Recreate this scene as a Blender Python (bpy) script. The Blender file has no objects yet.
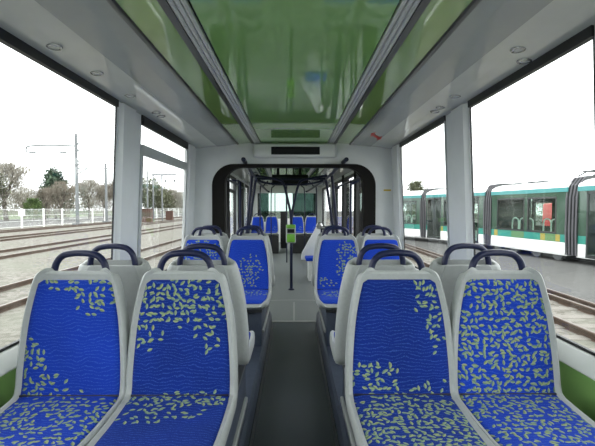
import bpy, bmesh, math, random
from mathutils import Vector, Matrix
random.seed(7)
PI = math.pi
scene = bpy.context.scene
COL = scene.collection
EYE = 1.45
GZ = -0.65            # ground level outside (floor of the tram is z = 0)

# ------------------------------------------------------------------ materials
def new_mat(name):
    m = bpy.data.materials.new(name); m.use_nodes = True
    nt = m.node_tree
    for n in list(nt.nodes): nt.nodes.remove(n)
    out = nt.nodes.new('ShaderNodeOutputMaterial')
    return m, nt, out

def N(nt, t, **kw):
    n = nt.nodes.new(t)
    for k, v in kw.items():
        if k.startswith('i_'):
            n.inputs[int(k[2:])].default_value = v
        else:
            setattr(n, k, v)
    return n

def math_n(nt, op, a, b=None, c=None):
    n = nt.nodes.new('ShaderNodeMath'); n.operation = op
    for i, v in enumerate((a, b, c)):
        if v is None: continue
        if isinstance(v, (int, float)): n.inputs[i].default_value = v
        else: nt.links.new(v, n.inputs[i])
    return n.outputs[0]

def mix_col(nt, fac, a, b):
    n = nt.nodes.new('ShaderNodeMix'); n.data_type = 'RGBA'
    for sock, v in ((n.inputs[0], fac), (n.inputs[6], a), (n.inputs[7], b)):
        if isinstance(v, (int, float)): sock.default_value = v
        elif isinstance(v, tuple): sock.default_value = (*v[:3], 1)
        else: nt.links.new(v, sock)
    return n.outputs[2]

def plain(name, col, rough=.5, metal=0., col2=None, scale=30, detail=4, bump=0., bscale=None, spec=.5, coat=0., contrast=(.35, .65)):
    m, nt, out = new_mat(name)
    p = N(nt, 'ShaderNodeBsdfPrincipled')
    p.inputs['Roughness'].default_value = rough
    p.inputs['Metallic'].default_value = metal
    p.inputs['Specular IOR Level'].default_value = spec
    p.inputs['Coat Weight'].default_value = coat
    p.inputs['Coat Roughness'].default_value = .05
    tc = N(nt, 'ShaderNodeTexCoord')
    if col2 is None: col2 = tuple(c * .93 for c in col)
    no = N(nt, 'ShaderNodeTexNoise'); no.inputs['Scale'].default_value = scale; no.inputs['Detail'].default_value = detail
    nt.links.new(tc.outputs['Object'], no.inputs['Vector'])
    mr = N(nt, 'ShaderNodeMapRange'); mr.inputs[1].default_value = contrast[0]; mr.inputs[2].default_value = contrast[1]
    nt.links.new(no.outputs['Fac'], mr.inputs[0])
    c = mix_col(nt, mr.outputs[0], col2, col)
    nt.links.new(c, p.inputs['Base Color'])
    if bump:
        nb = N(nt, 'ShaderNodeTexNoise'); nb.inputs['Scale'].default_value = bscale or scale * 4
        nt.links.new(tc.outputs['Object'], nb.inputs['Vector'])
        b = N(nt, 'ShaderNodeBump'); b.inputs['Strength'].default_value = bump; b.inputs['Distance'].default_value = .01
        nt.links.new(nb.outputs['Fac'], b.inputs['Height']); nt.links.new(b.outputs[0], p.inputs['Normal'])
    nt.links.new(p.outputs[0], out.inputs[0])
    return m

def glass(name, tint=(1, 1, 1), refl=.5, rough=.0):
    m, nt, out = new_mat(name)
    t = N(nt, 'ShaderNodeBsdfTransparent'); t.inputs[0].default_value = (*tint, 1)
    g = N(nt, 'ShaderNodeBsdfGlossy'); g.inputs['Roughness'].default_value = rough
    ge = N(nt, 'ShaderNodeNewGeometry'); dt = N(nt, 'ShaderNodeVectorMath'); dt.operation = 'DOT_PRODUCT'
    nt.links.new(ge.outputs['Normal'], dt.inputs[0]); nt.links.new(ge.outputs['Incoming'], dt.inputs[1])
    c1 = math_n(nt, 'SUBTRACT', 1., math_n(nt, 'ABSOLUTE', dt.outputs['Value']))
    k = math_n(nt, 'MULTIPLY', math_n(nt, 'MULTIPLY_ADD', math_n(nt, 'POWER', c1, 5.), .96, .04), refl)
    mx = N(nt, 'ShaderNodeMixShader')
    nt.links.new(k, mx.inputs[0]); nt.links.new(t.outputs[0], mx.inputs[1]); nt.links.new(g.outputs[0], mx.inputs[2])
    nt.links.new(mx.outputs[0], out.inputs[0])
    return m

def ground_mat(name, cols, scale, bump=.6):
    m, nt, out = new_mat(name)
    p = N(nt, 'ShaderNodeBsdfPrincipled'); p.inputs['Roughness'].default_value = .95; p.inputs['Specular IOR Level'].default_value = .1
    tc = N(nt, 'ShaderNodeTexCoord')
    v = N(nt, 'ShaderNodeTexVoronoi'); v.inputs['Scale'].default_value = scale
    nt.links.new(tc.outputs['Object'], v.inputs['Vector'])
    sep = N(nt, 'ShaderNodeSeparateColor'); nt.links.new(v.outputs['Color'], sep.inputs[0])
    n1 = N(nt, 'ShaderNodeTexNoise'); n1.inputs['Scale'].default_value = .35; n1.inputs['Detail'].default_value = 5
    nt.links.new(tc.outputs['Object'], n1.inputs['Vector'])
    c = mix_col(nt, sep.outputs[0], cols[0], cols[1])
    mr = N(nt, 'ShaderNodeMapRange'); mr.inputs[1].default_value = .45; mr.inputs[2].default_value = .7
    nt.links.new(n1.outputs['Fac'], mr.inputs[0])
    c = mix_col(nt, mr.outputs[0], c, cols[2])
    nt.links.new(c, p.inputs['Base Color'])
    b = N(nt, 'ShaderNodeBump'); b.inputs['Strength'].default_value = bump; b.inputs['Distance'].default_value = .03
    nt.links.new(v.outputs['Distance'], b.inputs['Height']); nt.links.new(b.outputs[0], p.inputs['Normal'])
    nt.links.new(p.outputs[0], out.inputs[0])
    return m

def fabric(name, blobs, base=(.010, .045, .42), dark=(.005, .016, .125), darkness=.35, seed=0.):
    """blue moquette: dotted wavy lines and lens-shaped leaves strewn in clusters (uv is in metres)"""
    m, nt, out = new_mat(name)
    L = nt.links
    p = N(nt, 'ShaderNodeBsdfPrincipled'); p.inputs['Roughness'].default_value = .9
    p.inputs['Specular IOR Level'].default_value = .15
    p.inputs['Sheen Weight'].default_value = .06; p.inputs['Sheen Roughness'].default_value = .4
    p.inputs['Sheen Tint'].default_value = (.35, .5, 1, 1)
    uv = N(nt, 'ShaderNodeUVMap'); uv.uv_map = 'UVMap'
    # noise mixes base towards dark, offset for each seat by darkness
    nz = N(nt, 'ShaderNodeTexNoise'); nz.inputs['Scale'].default_value = 5; nz.inputs['Detail'].default_value = 3
    off = N(nt, 'ShaderNodeVectorMath'); off.operation = 'ADD'; off.inputs[1].default_value = (seed * 3.1, seed * 1.7, seed)
    L.new(uv.outputs[0], off.inputs[0]); L.new(off.outputs[0], nz.inputs['Vector'])
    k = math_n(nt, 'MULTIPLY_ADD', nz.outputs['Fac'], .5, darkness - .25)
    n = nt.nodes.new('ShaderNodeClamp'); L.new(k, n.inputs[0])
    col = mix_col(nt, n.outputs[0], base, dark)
    # weave grain
    wv = N(nt, 'ShaderNodeTexNoise'); wv.inputs['Scale'].default_value = 260; wv.inputs['Detail'].default_value = 1
    L.new(off.outputs[0], wv.inputs['Vector'])
    # dotted wavy lines
    w = N(nt, 'ShaderNodeTexWave'); w.bands_direction = 'Y'; w.inputs['Scale'].default_value = 22
    w.inputs['Distortion'].default_value = 14; w.inputs['Detail'].default_value = 2.5; w.inputs['Detail Scale'].default_value = .5
    L.new(off.outputs[0], w.inputs['Vector'])
    line = math_n(nt, 'GREATER_THAN', w.outputs['Fac'], .86)
    dots = math_n(nt, 'GREATER_THAN', wv.outputs['Fac'], .48)
    lm = math_n(nt, 'MULTIPLY', math_n(nt, 'MULTIPLY', line, dots), .22)
    col = mix_col(nt, lm, col, (.10, .26, .75))
    g = math_n(nt, 'MULTIPLY_ADD', wv.outputs['Fac'], .9, -.35)
    col = mix_col(nt, math_n(nt, 'MULTIPLY', g, .5), col, (.02, .07, .5))
    for li, (sc, a, b) in enumerate(((39., .0118, .0058), (35., .0124, .0060))):
        o2 = N(nt, 'ShaderNodeVectorMath'); o2.operation = 'ADD'
        o2.inputs[1].default_value = (seed * 5.3 + li * 2.7 + 3, seed * 2.9 + li * 4.1 + 5, 0)
        L.new(uv.outputs[0], o2.inputs[0])
        v = N(nt, 'ShaderNodeTexVoronoi'); v.voronoi_dimensions = '2D'; v.inputs['Scale'].default_value = sc
        v.inputs['Randomness'].default_value = .75
        L.new(o2.outputs[0], v.inputs['Vector'])
        d = N(nt, 'ShaderNodeVectorMath'); d.operation = 'SUBTRACT'
        L.new(o2.outputs[0], d.inputs[0]); L.new(v.outputs['Position'], d.inputs[1])
        sep = N(nt, 'ShaderNodeSeparateColor'); L.new(v.outputs['Color'], sep.inputs[0])
        # leaves fan out to either side of an upward stem
        ang = math_n(nt, 'MULTIPLY_ADD', sep.outputs[0], 4.4, -.6)
        rot = N(nt, 'ShaderNodeVectorRotate'); rot.rotation_type = 'Z_AXIS'
        L.new(d.outputs[0], rot.inputs['Vector']); L.new(ang, rot.inputs['Angle'])
        sx = N(nt, 'ShaderNodeSeparateXYZ'); L.new(rot.outputs[0], sx.inputs[0])
        q = math_n(nt, 'DIVIDE', sx.outputs[0], a)
        lens = math_n(nt, 'MULTIPLY', math_n(nt, 'SUBTRACT', 1., math_n(nt, 'MULTIPLY', q, q)), b)
        inside = math_n(nt, 'GREATER_THAN', lens, math_n(nt, 'ABSOLUTE', sx.outputs[1]))
        # density of leaves at the leaf's own centre
        ps = N(nt, 'ShaderNodeVectorMath'); ps.operation = 'SUBTRACT'
        ps.inputs[1].default_value = o2.inputs[1].default_value
        L.new(v.outputs['Position'], ps.inputs[0])
        px = N(nt, 'ShaderNodeSeparateXYZ'); L.new(ps.outputs[0], px.inputs[0])
        dens = None
        for (cx, cy, rx, ry, s) in blobs:
            ex = math_n(nt, 'MULTIPLY', math_n(nt, 'SUBTRACT', px.outputs[0], cx), 1 / rx)
            ey = math_n(nt, 'MULTIPLY', math_n(nt, 'SUBTRACT', px.outputs[1], cy), 1 / ry)
            r = math_n(nt, 'SQRT', math_n(nt, 'ADD', math_n(nt, 'MULTIPLY', ex, ex), math_n(nt, 'MULTIPLY', ey, ey)))
            val = math_n(nt, 'MULTIPLY', math_n(nt, 'MINIMUM', math_n(nt, 'MULTIPLY_ADD', r, -2.5, 3.), 1.), s)
            dens = val if dens is None else math_n(nt, 'MAXIMUM', dens, val)
        on = math_n(nt, 'MULTIPLY', inside, math_n(nt, 'LESS_THAN', sep.outputs[1], math_n(nt, 'MULTIPLY', dens, .84)))
        half = math_n(nt, 'GREATER_THAN', sx.outputs[1], -.0008)
        leaf = mix_col(nt, half, (.14, .20, .10), (.29, .35, .16))
        leaf = mix_col(nt, math_n(nt, 'MULTIPLY', sep.outputs[2], .45), leaf, (.10, .22, .22))
        col = mix_col(nt, on, col, leaf)
    L.new(col, p.inputs['Base Color'])
    bp = N(nt, 'ShaderNodeBump'); bp.inputs['Strength'].default_value = .25; bp.inputs['Distance'].default_value = .002
    L.new(wv.outputs['Fac'], bp.inputs['Height']); L.new(bp.outputs[0], p.inputs['Normal'])
    L.new(p.outputs[0], out.inputs[0])
    return m

M = {}
M['shell'] = plain('seat_shell_grey', (.36, .38, .375), .40, col2=(.335, .355, .35), scale=60, bump=.05, bscale=400)
M['shell_back'] = plain('seat_back_panel_grey', (.31, .33, .33), .5, bump=.05, bscale=400)
M['navy'] = plain('navy_plastic', (.010, .014, .050), .36, scale=80, spec=.35)
M['navy_pole'] = plain('navy_painted_tube', (.008, .011, .034), .4, scale=40, spec=.25)
M['white'] = plain('white_laminate', (0.713, 0.736, 0.724), .32, col2=(0.678, 0.701, 0.690), scale=6)
M['cove_low'] = plain('pale_gloss_panel', (.66, .675, .63), .035, col2=(.62, .635, .59), scale=5)
M['cove_up'] = plain('grey_gloss_panel', (.40, .42, .405), .14, col2=(.38, .40, .385), scale=5)
M['green_gloss'] = plain('green_gloss_laminate', (.31, .58, .19), .05, col2=(.295, .555, .18), scale=3, coat=.7)
M['green_cove'] = plain('green_gloss_cove', (.29, .48, .14), .05, scale=3, coat=.7)
M['green_wall'] = plain('green_wall_laminate', (.20, .37, .11), .35, scale=8)
M['rib'] = plain('satin_aluminium_rib', (.72, .73, .73), .3, .0, scale=20)
M['dark'] = plain('black_rubber_seal', (.012, .013, .014), .5, scale=50)
M['dark_frame'] = plain('charcoal_gangway_rubber', (.012, .011, .010), .7, scale=30, spec=.12)
M['trim_dark'] = plain('dark_grey_trim', (.055, .06, .062), .3, scale=30)
M['alu'] = plain('grey_painted_frame', (.46, .48, .48), .4, scale=15)
M['pillar'] = plain('white_painted_pillar', (0.726, 0.748, 0.748), .38, col2=(0.693, 0.715, 0.715), scale=6)
M['podium'] = plain('dark_blue_podium_lining', (.062, .078, .115), .45, col2=(.050, .064, .096), scale=25, bump=.1)
M['floor_dark'] = plain('charcoal_rubber_floor', (.064, .073, .084), .36, col2=(.040, .046, .054), scale=180, detail=2, bump=.25, bscale=260)
M['floor_grey'] = plain('grey_rubber_floor', (.17, .185, .185), .45, col2=(.15, .165, .165), scale=120, bump=.15)
M['joint'] = plain('pale_floor_joint', (.30, .31, .30), .5)
M['pane'] = glass('window_glass', (.97, .985, .98), .55)
M['pane_dark'] = glass('smoked_partition_glass', (.22, .28, .265), .8)
M['pane_screen'] = glass('tinted_windscreen_glass', (.50, .57, .54), .8)
M['lamp'] = plain('downlight_lens', (.55, .57, .56), .15)
M['chrome'] = plain('chrome_ring', (.5, .51, .51), .25, .7)
M['red'] = plain('red_sticker', (.55, .02, .02), .5)
M['yellow'] = plain('yellow_sticker', (.6, .42, .03), .5)
M['validator'] = plain('lime_green_casing', (.16, .42, .05), .35)
M['valid_grey'] = plain('grey_casing', (.30, .33, .32), .4)
M['screen'] = plain('dark_screen', (.010, .011, .012), .5, spec=.2)
# outside
M['gravel'] = ground_mat('ballast_stones', ((0.108, 0.101, 0.086), (0.223, 0.212, 0.191), (0.158, 0.162, 0.133)), 9)
M['asphalt'] = ground_mat('pale_asphalt', ((0.086, 0.086, 0.085), (0.119, 0.119, 0.115), (0.108, 0.108, 0.104)), 14, .25)
M['grass'] = ground_mat('pale_grass', ((0.101, 0.144, 0.072), (0.137, 0.173, 0.101), (0.122, 0.144, 0.094)), 5, .3)
M['rust'] = plain('rusty_rail_steel', (0.084, 0.052, 0.034), .6, col2=(0.055, 0.032, 0.021), scale=6)
M['railtop'] = plain('worn_rail_head', (0.151, 0.126, 0.109), .4, .3, scale=8)
M['sleeper'] = plain('pale_concrete_sleeper', (0.189, 0.176, 0.155), .9, scale=10)
M['fence'] = plain('white_fence_paint', (.78, .79, .77), .5)
M['steel'] = plain('galvanised_steel', (0.151, 0.160, 0.164), .5, .2)
M['bark'] = plain('tree_bark', (0.109, 0.092, 0.076), .9, scale=6)
M['twig'] = plain('bare_twigs', (.27, .235, .19), .95, col2=(.20, .175, .14), scale=1.2)
M['twig_pale'] = plain('pale_bare_twigs', (.34, .32, .27), .95, col2=(.26, .24, .20), scale=1.2)
M['conifer'] = plain('evergreen_needles', (.085, .125, .08), .95, col2=(.05, .085, .05), scale=1.5)
M['leafgreen'] = plain('fresh_green_leaves', (0.101, 0.155, 0.042), .9, col2=(0.076, 0.122, 0.034), scale=1.5)
M['olive'] = plain('olive_leaves', (.17, .18, .11), .9, col2=(.12, .13, .08), scale=1.2)
M['t_white'] = plain('white_tram_paint', (.84, .85, .84), .3, scale=2)
M['t_teal'] = plain('teal_stripe', (0.013, 0.193, 0.151), .35, col2=(0.021, 0.231, 0.176), scale=1.6)
M['t_cyan'] = plain('cyan_cornice', (0.050, 0.252, 0.252), .35, scale=2)
M['t_glass'] = plain('dark_green_glass_cladding', (.045, .085, .06), .08, scale=1.5)
M['t_pane'] = glass('tinted_tram_glass', (.72, .82, .77), .8)
M['t_frame'] = plain('black_window_surround', (.02, .024, .024), .3)
M['t_bellow'] = plain('grey_bellows_rubber', (.17, .165, .18), .6)
M['t_yellow'] = plain('yellow_notice', (0.302, 0.252, 0.042), .5)
M['t_lgreen'] = plain('leaf_green_notice', (0.092, 0.202, 0.076), .5)
M['brick'] = plain('rust_brown_paint', (0.097, 0.046, 0.034), .8)
M['red_van'] = plain('red_paint', (.6, .05, .05), .4)

# ------------------------------------------------------------------ mesh builder
def bend(v):                     # the coach behind the articulation turns slightly to the left
    return Vector((v[0] - .028 * (v[1] - 5.5), v[1], v[2]))

class MB:
    def __init__(s, bent=False): s.bm = bmesh.new(); s.bent = bent; s.mi = 0; s.uvs = None
    def quad(s, pts):
        f = s.bm.faces.new([s.bm.verts.new(p) for p in pts]); f.material_index = s.mi; return f
    def box(s, a, b, bevel=0., seg=2):
        x0, y0, z0 = (min(a[i], b[i]) for i in range(3)); x1, y1, z1 = (max(a[i], b[i]) for i in range(3))
        v = [s.bm.verts.new(p) for p in ((x0,y0,z0),(x1,y0,z0),(x1,y1,z0),(x0,y1,z0),(x0,y0,z1),(x1,y0,z1),(x1,y1,z1),(x0,y1,z1))]
        fs = [s.bm.faces.new([v[i] for i in q]) for q in ((0,3,2,1),(4,5,6,7),(0,1,5,4),(1,2,6,5),(2,3,7,6),(3,0,4,7))]
        for f in fs: f.material_index = s.mi
        if bevel:
            es = list({e for f in fs for e in f.edges})
            r = bmesh.ops.bevel(s.bm, geom=es, offset=bevel, segments=seg, affect='EDGES', profile=.5)
            for f in r['faces']: f.material_index = s.mi
        return s
    def prism(s, poly, y0, y1):          # polygon in (x, z) extruded along y
        n = len(poly)
        A = [s.bm.verts.new((x, y0, z)) for x, z in poly]; B = [s.bm.verts.new((x, y1, z)) for x, z in poly]
        for i in range(n):
            j = (i + 1) % n
            s.bm.faces.new((A[i], A[j], B[j], B[i])).material_index = s.mi
        s.bm.faces.new(A[::-1]).material_index = s.mi; s.bm.faces.new(B).material_index = s.mi
        return s
    def loft(s, rings, cap=True, closed=True):
        vs = [[s.bm.verts.new(p) for p in r] for r in rings]
        n = len(vs[0])
        for a, b in zip(vs, vs[1:]):
            for i in range(n if closed else n - 1):
                j = (i + 1) % n
                s.bm.faces.new((a[i], a[j], b[j], b[i])).material_index = s.mi
        if cap:
            s.bm.faces.new(vs[0][::-1]).material_index = s.mi; s.bm.faces.new(vs[-1]).material_index = s.mi
        return s
    def tube(s, pts, r, sides=10, r1=None, cap=True):
        pts = [Vector(p) for p in pts]; n = len(pts); rings = []
        up = None
        for i, p in enumerate(pts):
            t = (pts[min(i + 1, n - 1)] - pts[max(i - 1, 0)]).normalized()
            if up is None:
                up = Vector((0, 0, 1)) if abs(t.z) < .9 else Vector((0, 1, 0))
            a = t.cross(up).normalized(); up = a.cross(t).normalized()
            rr = r if r1 is None else r + (r1 - r) * i / max(1, n - 1)
            rings.append([p + a * math.cos(2*PI*k/sides) * rr + up * math.sin(2*PI*k/sides) * rr for k in range(sides)])
        return s.loft(rings, cap)
    def lathe(s, c, prof, sides=20, axis='z'):
        rings = []
        for r, h in prof:
            ring = []
            for k in range(sides):
                a = 2*PI*k/sides
                ring.append((c[0] + r*math.cos(a), c[1] + r*math.sin(a), c[2] + h) if axis == 'z' else (c[0] + r*math.cos(a), c[1] + h, c[2] + r*math.sin(a)))
            rings.append(ring)
        return s.loft(rings)
    def build(s, name, mats, parent=None, local=False, smooth=True, angle=40):
        if s.bent:
            for v in s.bm.verts: v.co = bend(v.co)
        bmesh.ops.recalc_face_normals(s.bm, faces=s.bm.faces[:])
        me = bpy.data.meshes.new(name)
        if local:
            org = Vector((0, 0, 0))
        else:
            lo = Vector([min(v.co[i] for v in s.bm.verts) for i in range(3)]); hi = Vector([max(v.co[i] for v in s.bm.verts) for i in range(3)])
            org = Vector(((lo.x + hi.x) / 2, (lo.y + hi.y) / 2, lo.z))
            for v in s.bm.verts: v.co -= org
        s.bm.to_mesh(me); s.bm.free()
        for m in (mats if isinstance(mats, (list, tuple)) else [mats]): me.materials.append(m)
        if smooth:
            for p in me.polygons: p.use_smooth = True
            me.set_sharp_from_angle(angle=math.radians(angle))
        o = bpy.data.objects.new(name, me); COL.objects.link(o)
        if parent is not None:
            o.parent = parent
            o.location = org if local else org - world_loc(parent)
        else:
            o.location = org
        return o

def world_loc(o):
    v = Vector(o.location)
    while o.parent: o = o.parent; v += Vector(o.location)
    return v

def tag(o, label=None, cat=None, group=None, kind=None):
    if label: o['label'] = label
    if cat: o['category'] = cat
    if group: o['group'] = group
    if kind: o['kind'] = kind
    return o
def empty(name, loc, label=None, cat=None, group=None, kind=None):
    o = bpy.data.objects.new(name, None); COL.objects.link(o); o.location = loc; o.empty_display_size = .1
    return tag(o, label, cat, group, kind)
def struct(o): o['kind'] = 'structure'; return o
def copy_thing(o, loc, label, group=None):
    r = o.copy(); COL.objects.link(r); r.location = loc; r['label'] = label
    if group: r['group'] = group
    for ch in list(o.children):
        c = ch.copy(); COL.objects.link(c); c.parent = r
        for g in list(ch.children):
            d = g.copy(); COL.objects.link(d); d.parent = c
    return r

def catmull(pts, n):
    out = []
    P = [pts[0]] + list(pts) + [pts[-1]]
    for i in range(1, len(P) - 2):
        for k in range(n):
            t = k / n; a, b, c, d = P[i-1], P[i], P[i+1], P[i+2]
            out.append(tuple(.5*((2*b[j]) + (-a[j]+c[j])*t + (2*a[j]-5*b[j]+4*c[j]-d[j])*t*t + (-a[j]+3*b[j]-3*c[j]+d[j])*t**3) for j in range(len(a))))
    out.append(tuple(P[-2])); return out

# ------------------------------------------------------------------ room shell
Y0, Y1 = -2.6, 5.0
ZT = 2.15
def wx(z): return 1.212 + .045 * (ZT - z)
SIDES = ((-1, 'left'), (1, 'right'))
# floor
fl = struct(MB().box((-1.35, Y0, -.06), (1.35, 5.06, 0)).build('floor', M['floor_dark'], smooth=False))
f2 = struct(MB(True).box((-1.35, 5.06, -.06), (1.35, 17, .0)).build('floor_far', M['floor_grey'], smooth=False))
jt = MB()
jt.box((-.86, 5.03, 0), (.86, 5.085, .006))
jt.box((-.012, 5.085, 0), (.012, 6.1, .005))
arc = [(-.86 + 1.72*i/24, 6.1 + .14*(1 - ((i-12)/12)**2)) for i in range(25)]
for a, b in zip(arc, arc[1:]):
    jt.quad([(a[0], a[1]-.02, .005), (b[0], b[1]-.02, .005), (b[0], b[1]+.02, .005), (a[0], a[1]+.02, .005)])
struct(jt.build('trim_1', M['joint'], smooth=False))
# podiums beside the aisle
for sx, sn in SIDES:
    b = MB()
    b.prism([(sx*.262, 0), (sx*1.30, 0), (sx*1.30, .22), (sx*.285, .22), (sx*.268, .19)], Y0, 4.72)
    struct(b.build('floor_podium_' + sn, M['podium'], smooth=False))
    struct(MB().box((sx*.255, Y0, .0), (sx*.262, 4.7, .09)).build('baseboard_' + sn, M['trim_dark'], smooth=False))

WIN = [(-2.4, 1.34), (1.63, 2.78), (3.21, 4.57)]
ZS = .815
for sx, sn in SIDES:
    # lower wall, pillars, head band
    w = MB()
    segs = [(Y0, -2.4), (1.34, 1.63), (2.78, 3.21), (4.57, 5.0)]
    T = .008
    for ya, yb in segs:
        w.prism([(sx*wx(ZS), ZS), (sx*wx(2.2), 2.2), (sx*(wx(2.2)+T), 2.2), (sx*(wx(ZS)+T), ZS)], ya, yb)
    w.prism([(sx*wx(ZT), ZT), (sx*wx(2.25), 2.25), (sx*(wx(2.45)), 2.45), (sx*1.36, 2.45), (sx*1.30, 2.30), (sx*(wx(ZT)+.015), ZT)], Y0, 5.0)
    wall = struct(w.build('wall_' + sn, M['pillar'], smooth=False))
    lw = MB()
    lw.prism([(sx*1.215, .2), (sx*1.222, .76), (sx*1.36, .76), (sx*1.36, -.3), (sx*1.3, -.3), (sx*1.3, .2)], Y0, 5.0)
    lw.build('lower_panel', M['green_wall'], wall, smooth=False)
    sl = MB()
    sl.prism([(sx*1.205, .757), (sx*1.197, .765), (sx*1.20, .775), (sx*1.255, ZS+.008), (sx*1.285, ZS+.008), (sx*1.36, .757)], Y0, 5.0)
    sl.build('window_sill', M['white'], wall)
    # raised pillar covers
    for ya, yb in ((2.80, 3.07), (4.60, 4.86), (1.37, 1.60)):
        pc = MB(); d = .028
        def ring(z): return [(sx*(wx(z)+.01), ya, z), (sx*(wx(z)-d), ya+.03, z), (sx*(wx(z)-d), yb-.03, z), (sx*(wx(z)+.01), yb, z)]
        pc.loft([ring(ZS), ring(ZT+.03)]).build('pillar_cover', M['pillar'], wall, smooth=False)
    # windows
    for wi, (ya, yb) in enumerate(WIN):
        num = wi + 1 + (0 if sx < 0 else 3)
        X = lambda z, d=0: sx*(wx(z)+d)
        def slab(bm, y0, y1, z0, z1, d0, d1):
            bm.prism([(X(z0, d0), z0), (X(z1, d0), z1), (X(z1, d1), z1), (X(z0, d1), z0)], y0, y1)
        fr = MB()
        slab(fr, ya, ya+.010, ZS, ZT, .0, .009); slab(fr, yb-.010, yb, ZS, ZT, .0, .009)
        slab(fr, ya, yb, ZT-.008, ZT+.045, -.012, .016); slab(fr, ya+.014, yb-.014, ZS+.009, ZS+.022, .0, .016)
        wo = struct(fr.build('window_%d' % num, M['dark'], smooth=False))
        pn = MB(); slab(pn, ya+.010, yb-.010, ZS+.022, ZT-.008, .003, .007)
        pn.build('pane', M['pane'], wo, smooth=False)
        if wi == 2:
            if sx < 0:
                tb = MB(); slab(tb, ya+.004, yb-.004, 1.877, 1.957, -.018, .014)
                tb.build('transom', M['alu'], wo, smooth=False)
                hb = MB(); slab(hb, ya+.014, yb-.014, 2.11, ZT+.02, -.02, .005)
                hb.build('hopper_rail', M['dark'], wo, smooth=False)
                st = MB(); slab(st, ya, ya+.045, ZS+.01, 1.88, -.012, .015); slab(st, yb-.03, yb+.015, ZS+.01, 2.11, -.012, .015)
                st.build('window_frame', M['alu'], wo, smooth=False)
            else:
                st = MB(); slab(st, ya, ya+.012, ZS+.01, ZT, -.012, .015)
                st.build('window_frame', M['alu'], wo, smooth=False)

# ceiling
def ceil_profile(bent, ya, yb, pre):
    objs = []
    r = MB(bent).box((-1.36, ya, 2.44), (1.36, yb, 2.48)); ceil = struct(r.build(pre, M['white'], smooth=False))
    c = MB(bent); c.prism([(-.402, 2.25), (.408, 2.25), (.408, 2.268), (-.402, 2.268)], ya, yb)
    c.build('green_panel', M['green_gloss'], ceil, smooth=False)
    for sx in (-1, 1):
        d = MB(bent); d.box((sx*.396, ya, 2.266), (sx*.54, yb, 2.29)); d.build('recess_strip', M['dark'], ceil, smooth=False)
        k = MB(bent); k.box((sx*.494, ya, 2.249), (sx*.528, yb, 2.268)); k.build('edge_strip', M['trim_dark'], ceil, smooth=False)
        for i in range(3):
            b = MB(bent); xa = .418 + i*.0262
            b.prism([(sx*xa, 2.268), (sx*(xa+.002), 2.253), (sx*(xa+.012), 2.246), (sx*(xa+.022), 2.253), (sx*(xa+.024), 2.268)], ya, yb)
            b.build('vent_rib', M['rib'], ceil)
        g = MB(bent); g.prism([(sx*.528, 2.256), (sx*.69, 2.245), (sx*.69, 2.27), (sx*.528, 2.28)], ya, yb)
        g.build('green_cove', M['green_cove'], ceil, smooth=False)
        t = MB(bent); t.prism([(sx*.685, 2.243), (sx*.690, 2.234), (sx*.702, 2.232), (sx*.714, 2.238), (sx*.714, 2.262), (sx*.685, 2.27)], ya, yb)
        t.build('cove_edge', M['trim_dark'], ceil)
        u = MB(bent); u.prism([(sx*.712, 2.241), (sx*.80, 2.228), (sx*.955, 2.214), (sx*.955, 2.25), (sx*.712, 2.275)], ya, yb)
        u.build('upper_cove', M['cove_up'], ceil, smooth=False)
        l = MB(bent); l.prism([(sx*.955, 2.217), (sx*1.08, 2.205), (sx*1.25, 2.18), (sx*1.25, 2.23), (sx*.955, 2.25)], ya, yb)
        l.build('lower_cove', M['cove_low'], ceil, smooth=False)
    return ceil
ceil_profile(False, Y0, 5.0, 'ceiling')
struct(MB().box((-1.36, Y0-.05, -.3), (1.36, Y0, 2.45)).build('wall_rear', M['white'], smooth=False))

def arch(hw, top, r, n=10, x0=0.):
    pts = [(x0-hw, 0.), (x0-hw, top-r)]
    pts += [(x0-hw+r-r*math.cos(PI/2*i/n), top-r+r*math.sin(PI/2*i/n)) for i in range(1, n+1)]
    pts += [(x0+hw-r+r*math.sin(PI/2*i/n), top-r+r*math.cos(PI/2*i/n)) for i in range(0, n+1)]
    return pts + [(x0+hw, 0.)]
def ring_wall(b, outer, inner, ya, yb):
    O = [[b.bm.verts.new((x, y, z)) for x, z in outer] for y in (ya, yb)]
    I = [[b.bm.verts.new((x, y, z)) for x, z in inner] for y in (ya, yb)]
    for i in range(len(outer)-1):
        for q in ((O[0][i], O[0][i+1], I[0][i+1], I[0][i]), (O[1][i+1], O[1][i], I[1][i], I[1][i+1]), (I[0][i], I[0][i+1], I[1][i+1], I[1][i]), (O[0][i+1], O[0][i], O[1][i], O[1][i+1])):
            b.bm.faces.new(q)
    for i in (0, -1):
        b.bm.faces.new((O[0][i], I[0][i], I[1][i], O[1][i]))
    return b
inner = arch(1.0, 1.985, .26)
n = 10
outer = [(-1.34, 0.), (-1.34, 1.725)] + [(-1.34, 1.725+.73*i/n) for i in range(1, 5)] + [(-1.34 + 1.34*.6*(i-4)/6, 2.45) for i in range(5, n+1)]
outer += [(-x, z) for x, z in outer[::-1]]
outer = outer[:len(inner)] if len(outer) >= len(inner) else outer
struct(ring_wall(MB(), outer, inner, 5.0, 5.06).build('wall_front', M['white'], smooth=False))
gf = ring_wall(MB(), arch(1.015, 1.995, .27), arch(.86, 1.952, .22), 4.97, 5.08)
struct(gf.build('trim_2', M['dark_frame'], angle=30))
struct(ring_wall(MB(True), arch(1.36, 2.47, .05), arch(1.06, 2.12, .24), 5.08, 5.34).build('wall_gangway', M['white'], smooth=False))

# display housing over the gangway
hs = empty('information_display', (0.01, 4.96, 2.07), 'white overhead housing with a dark blank display strip above the gangway', 'display')
b = MB(); b.box((-.50, 4.90, 2.065), (.52, 5.0, 2.242), .035, 3); b.build('housing', M['white'], hs)
b = MB(); b.box((-.278, 4.892, 2.10), (.315, 4.905, 2.195), .005, 1); b.build('screen', M['screen'], hs)

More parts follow.
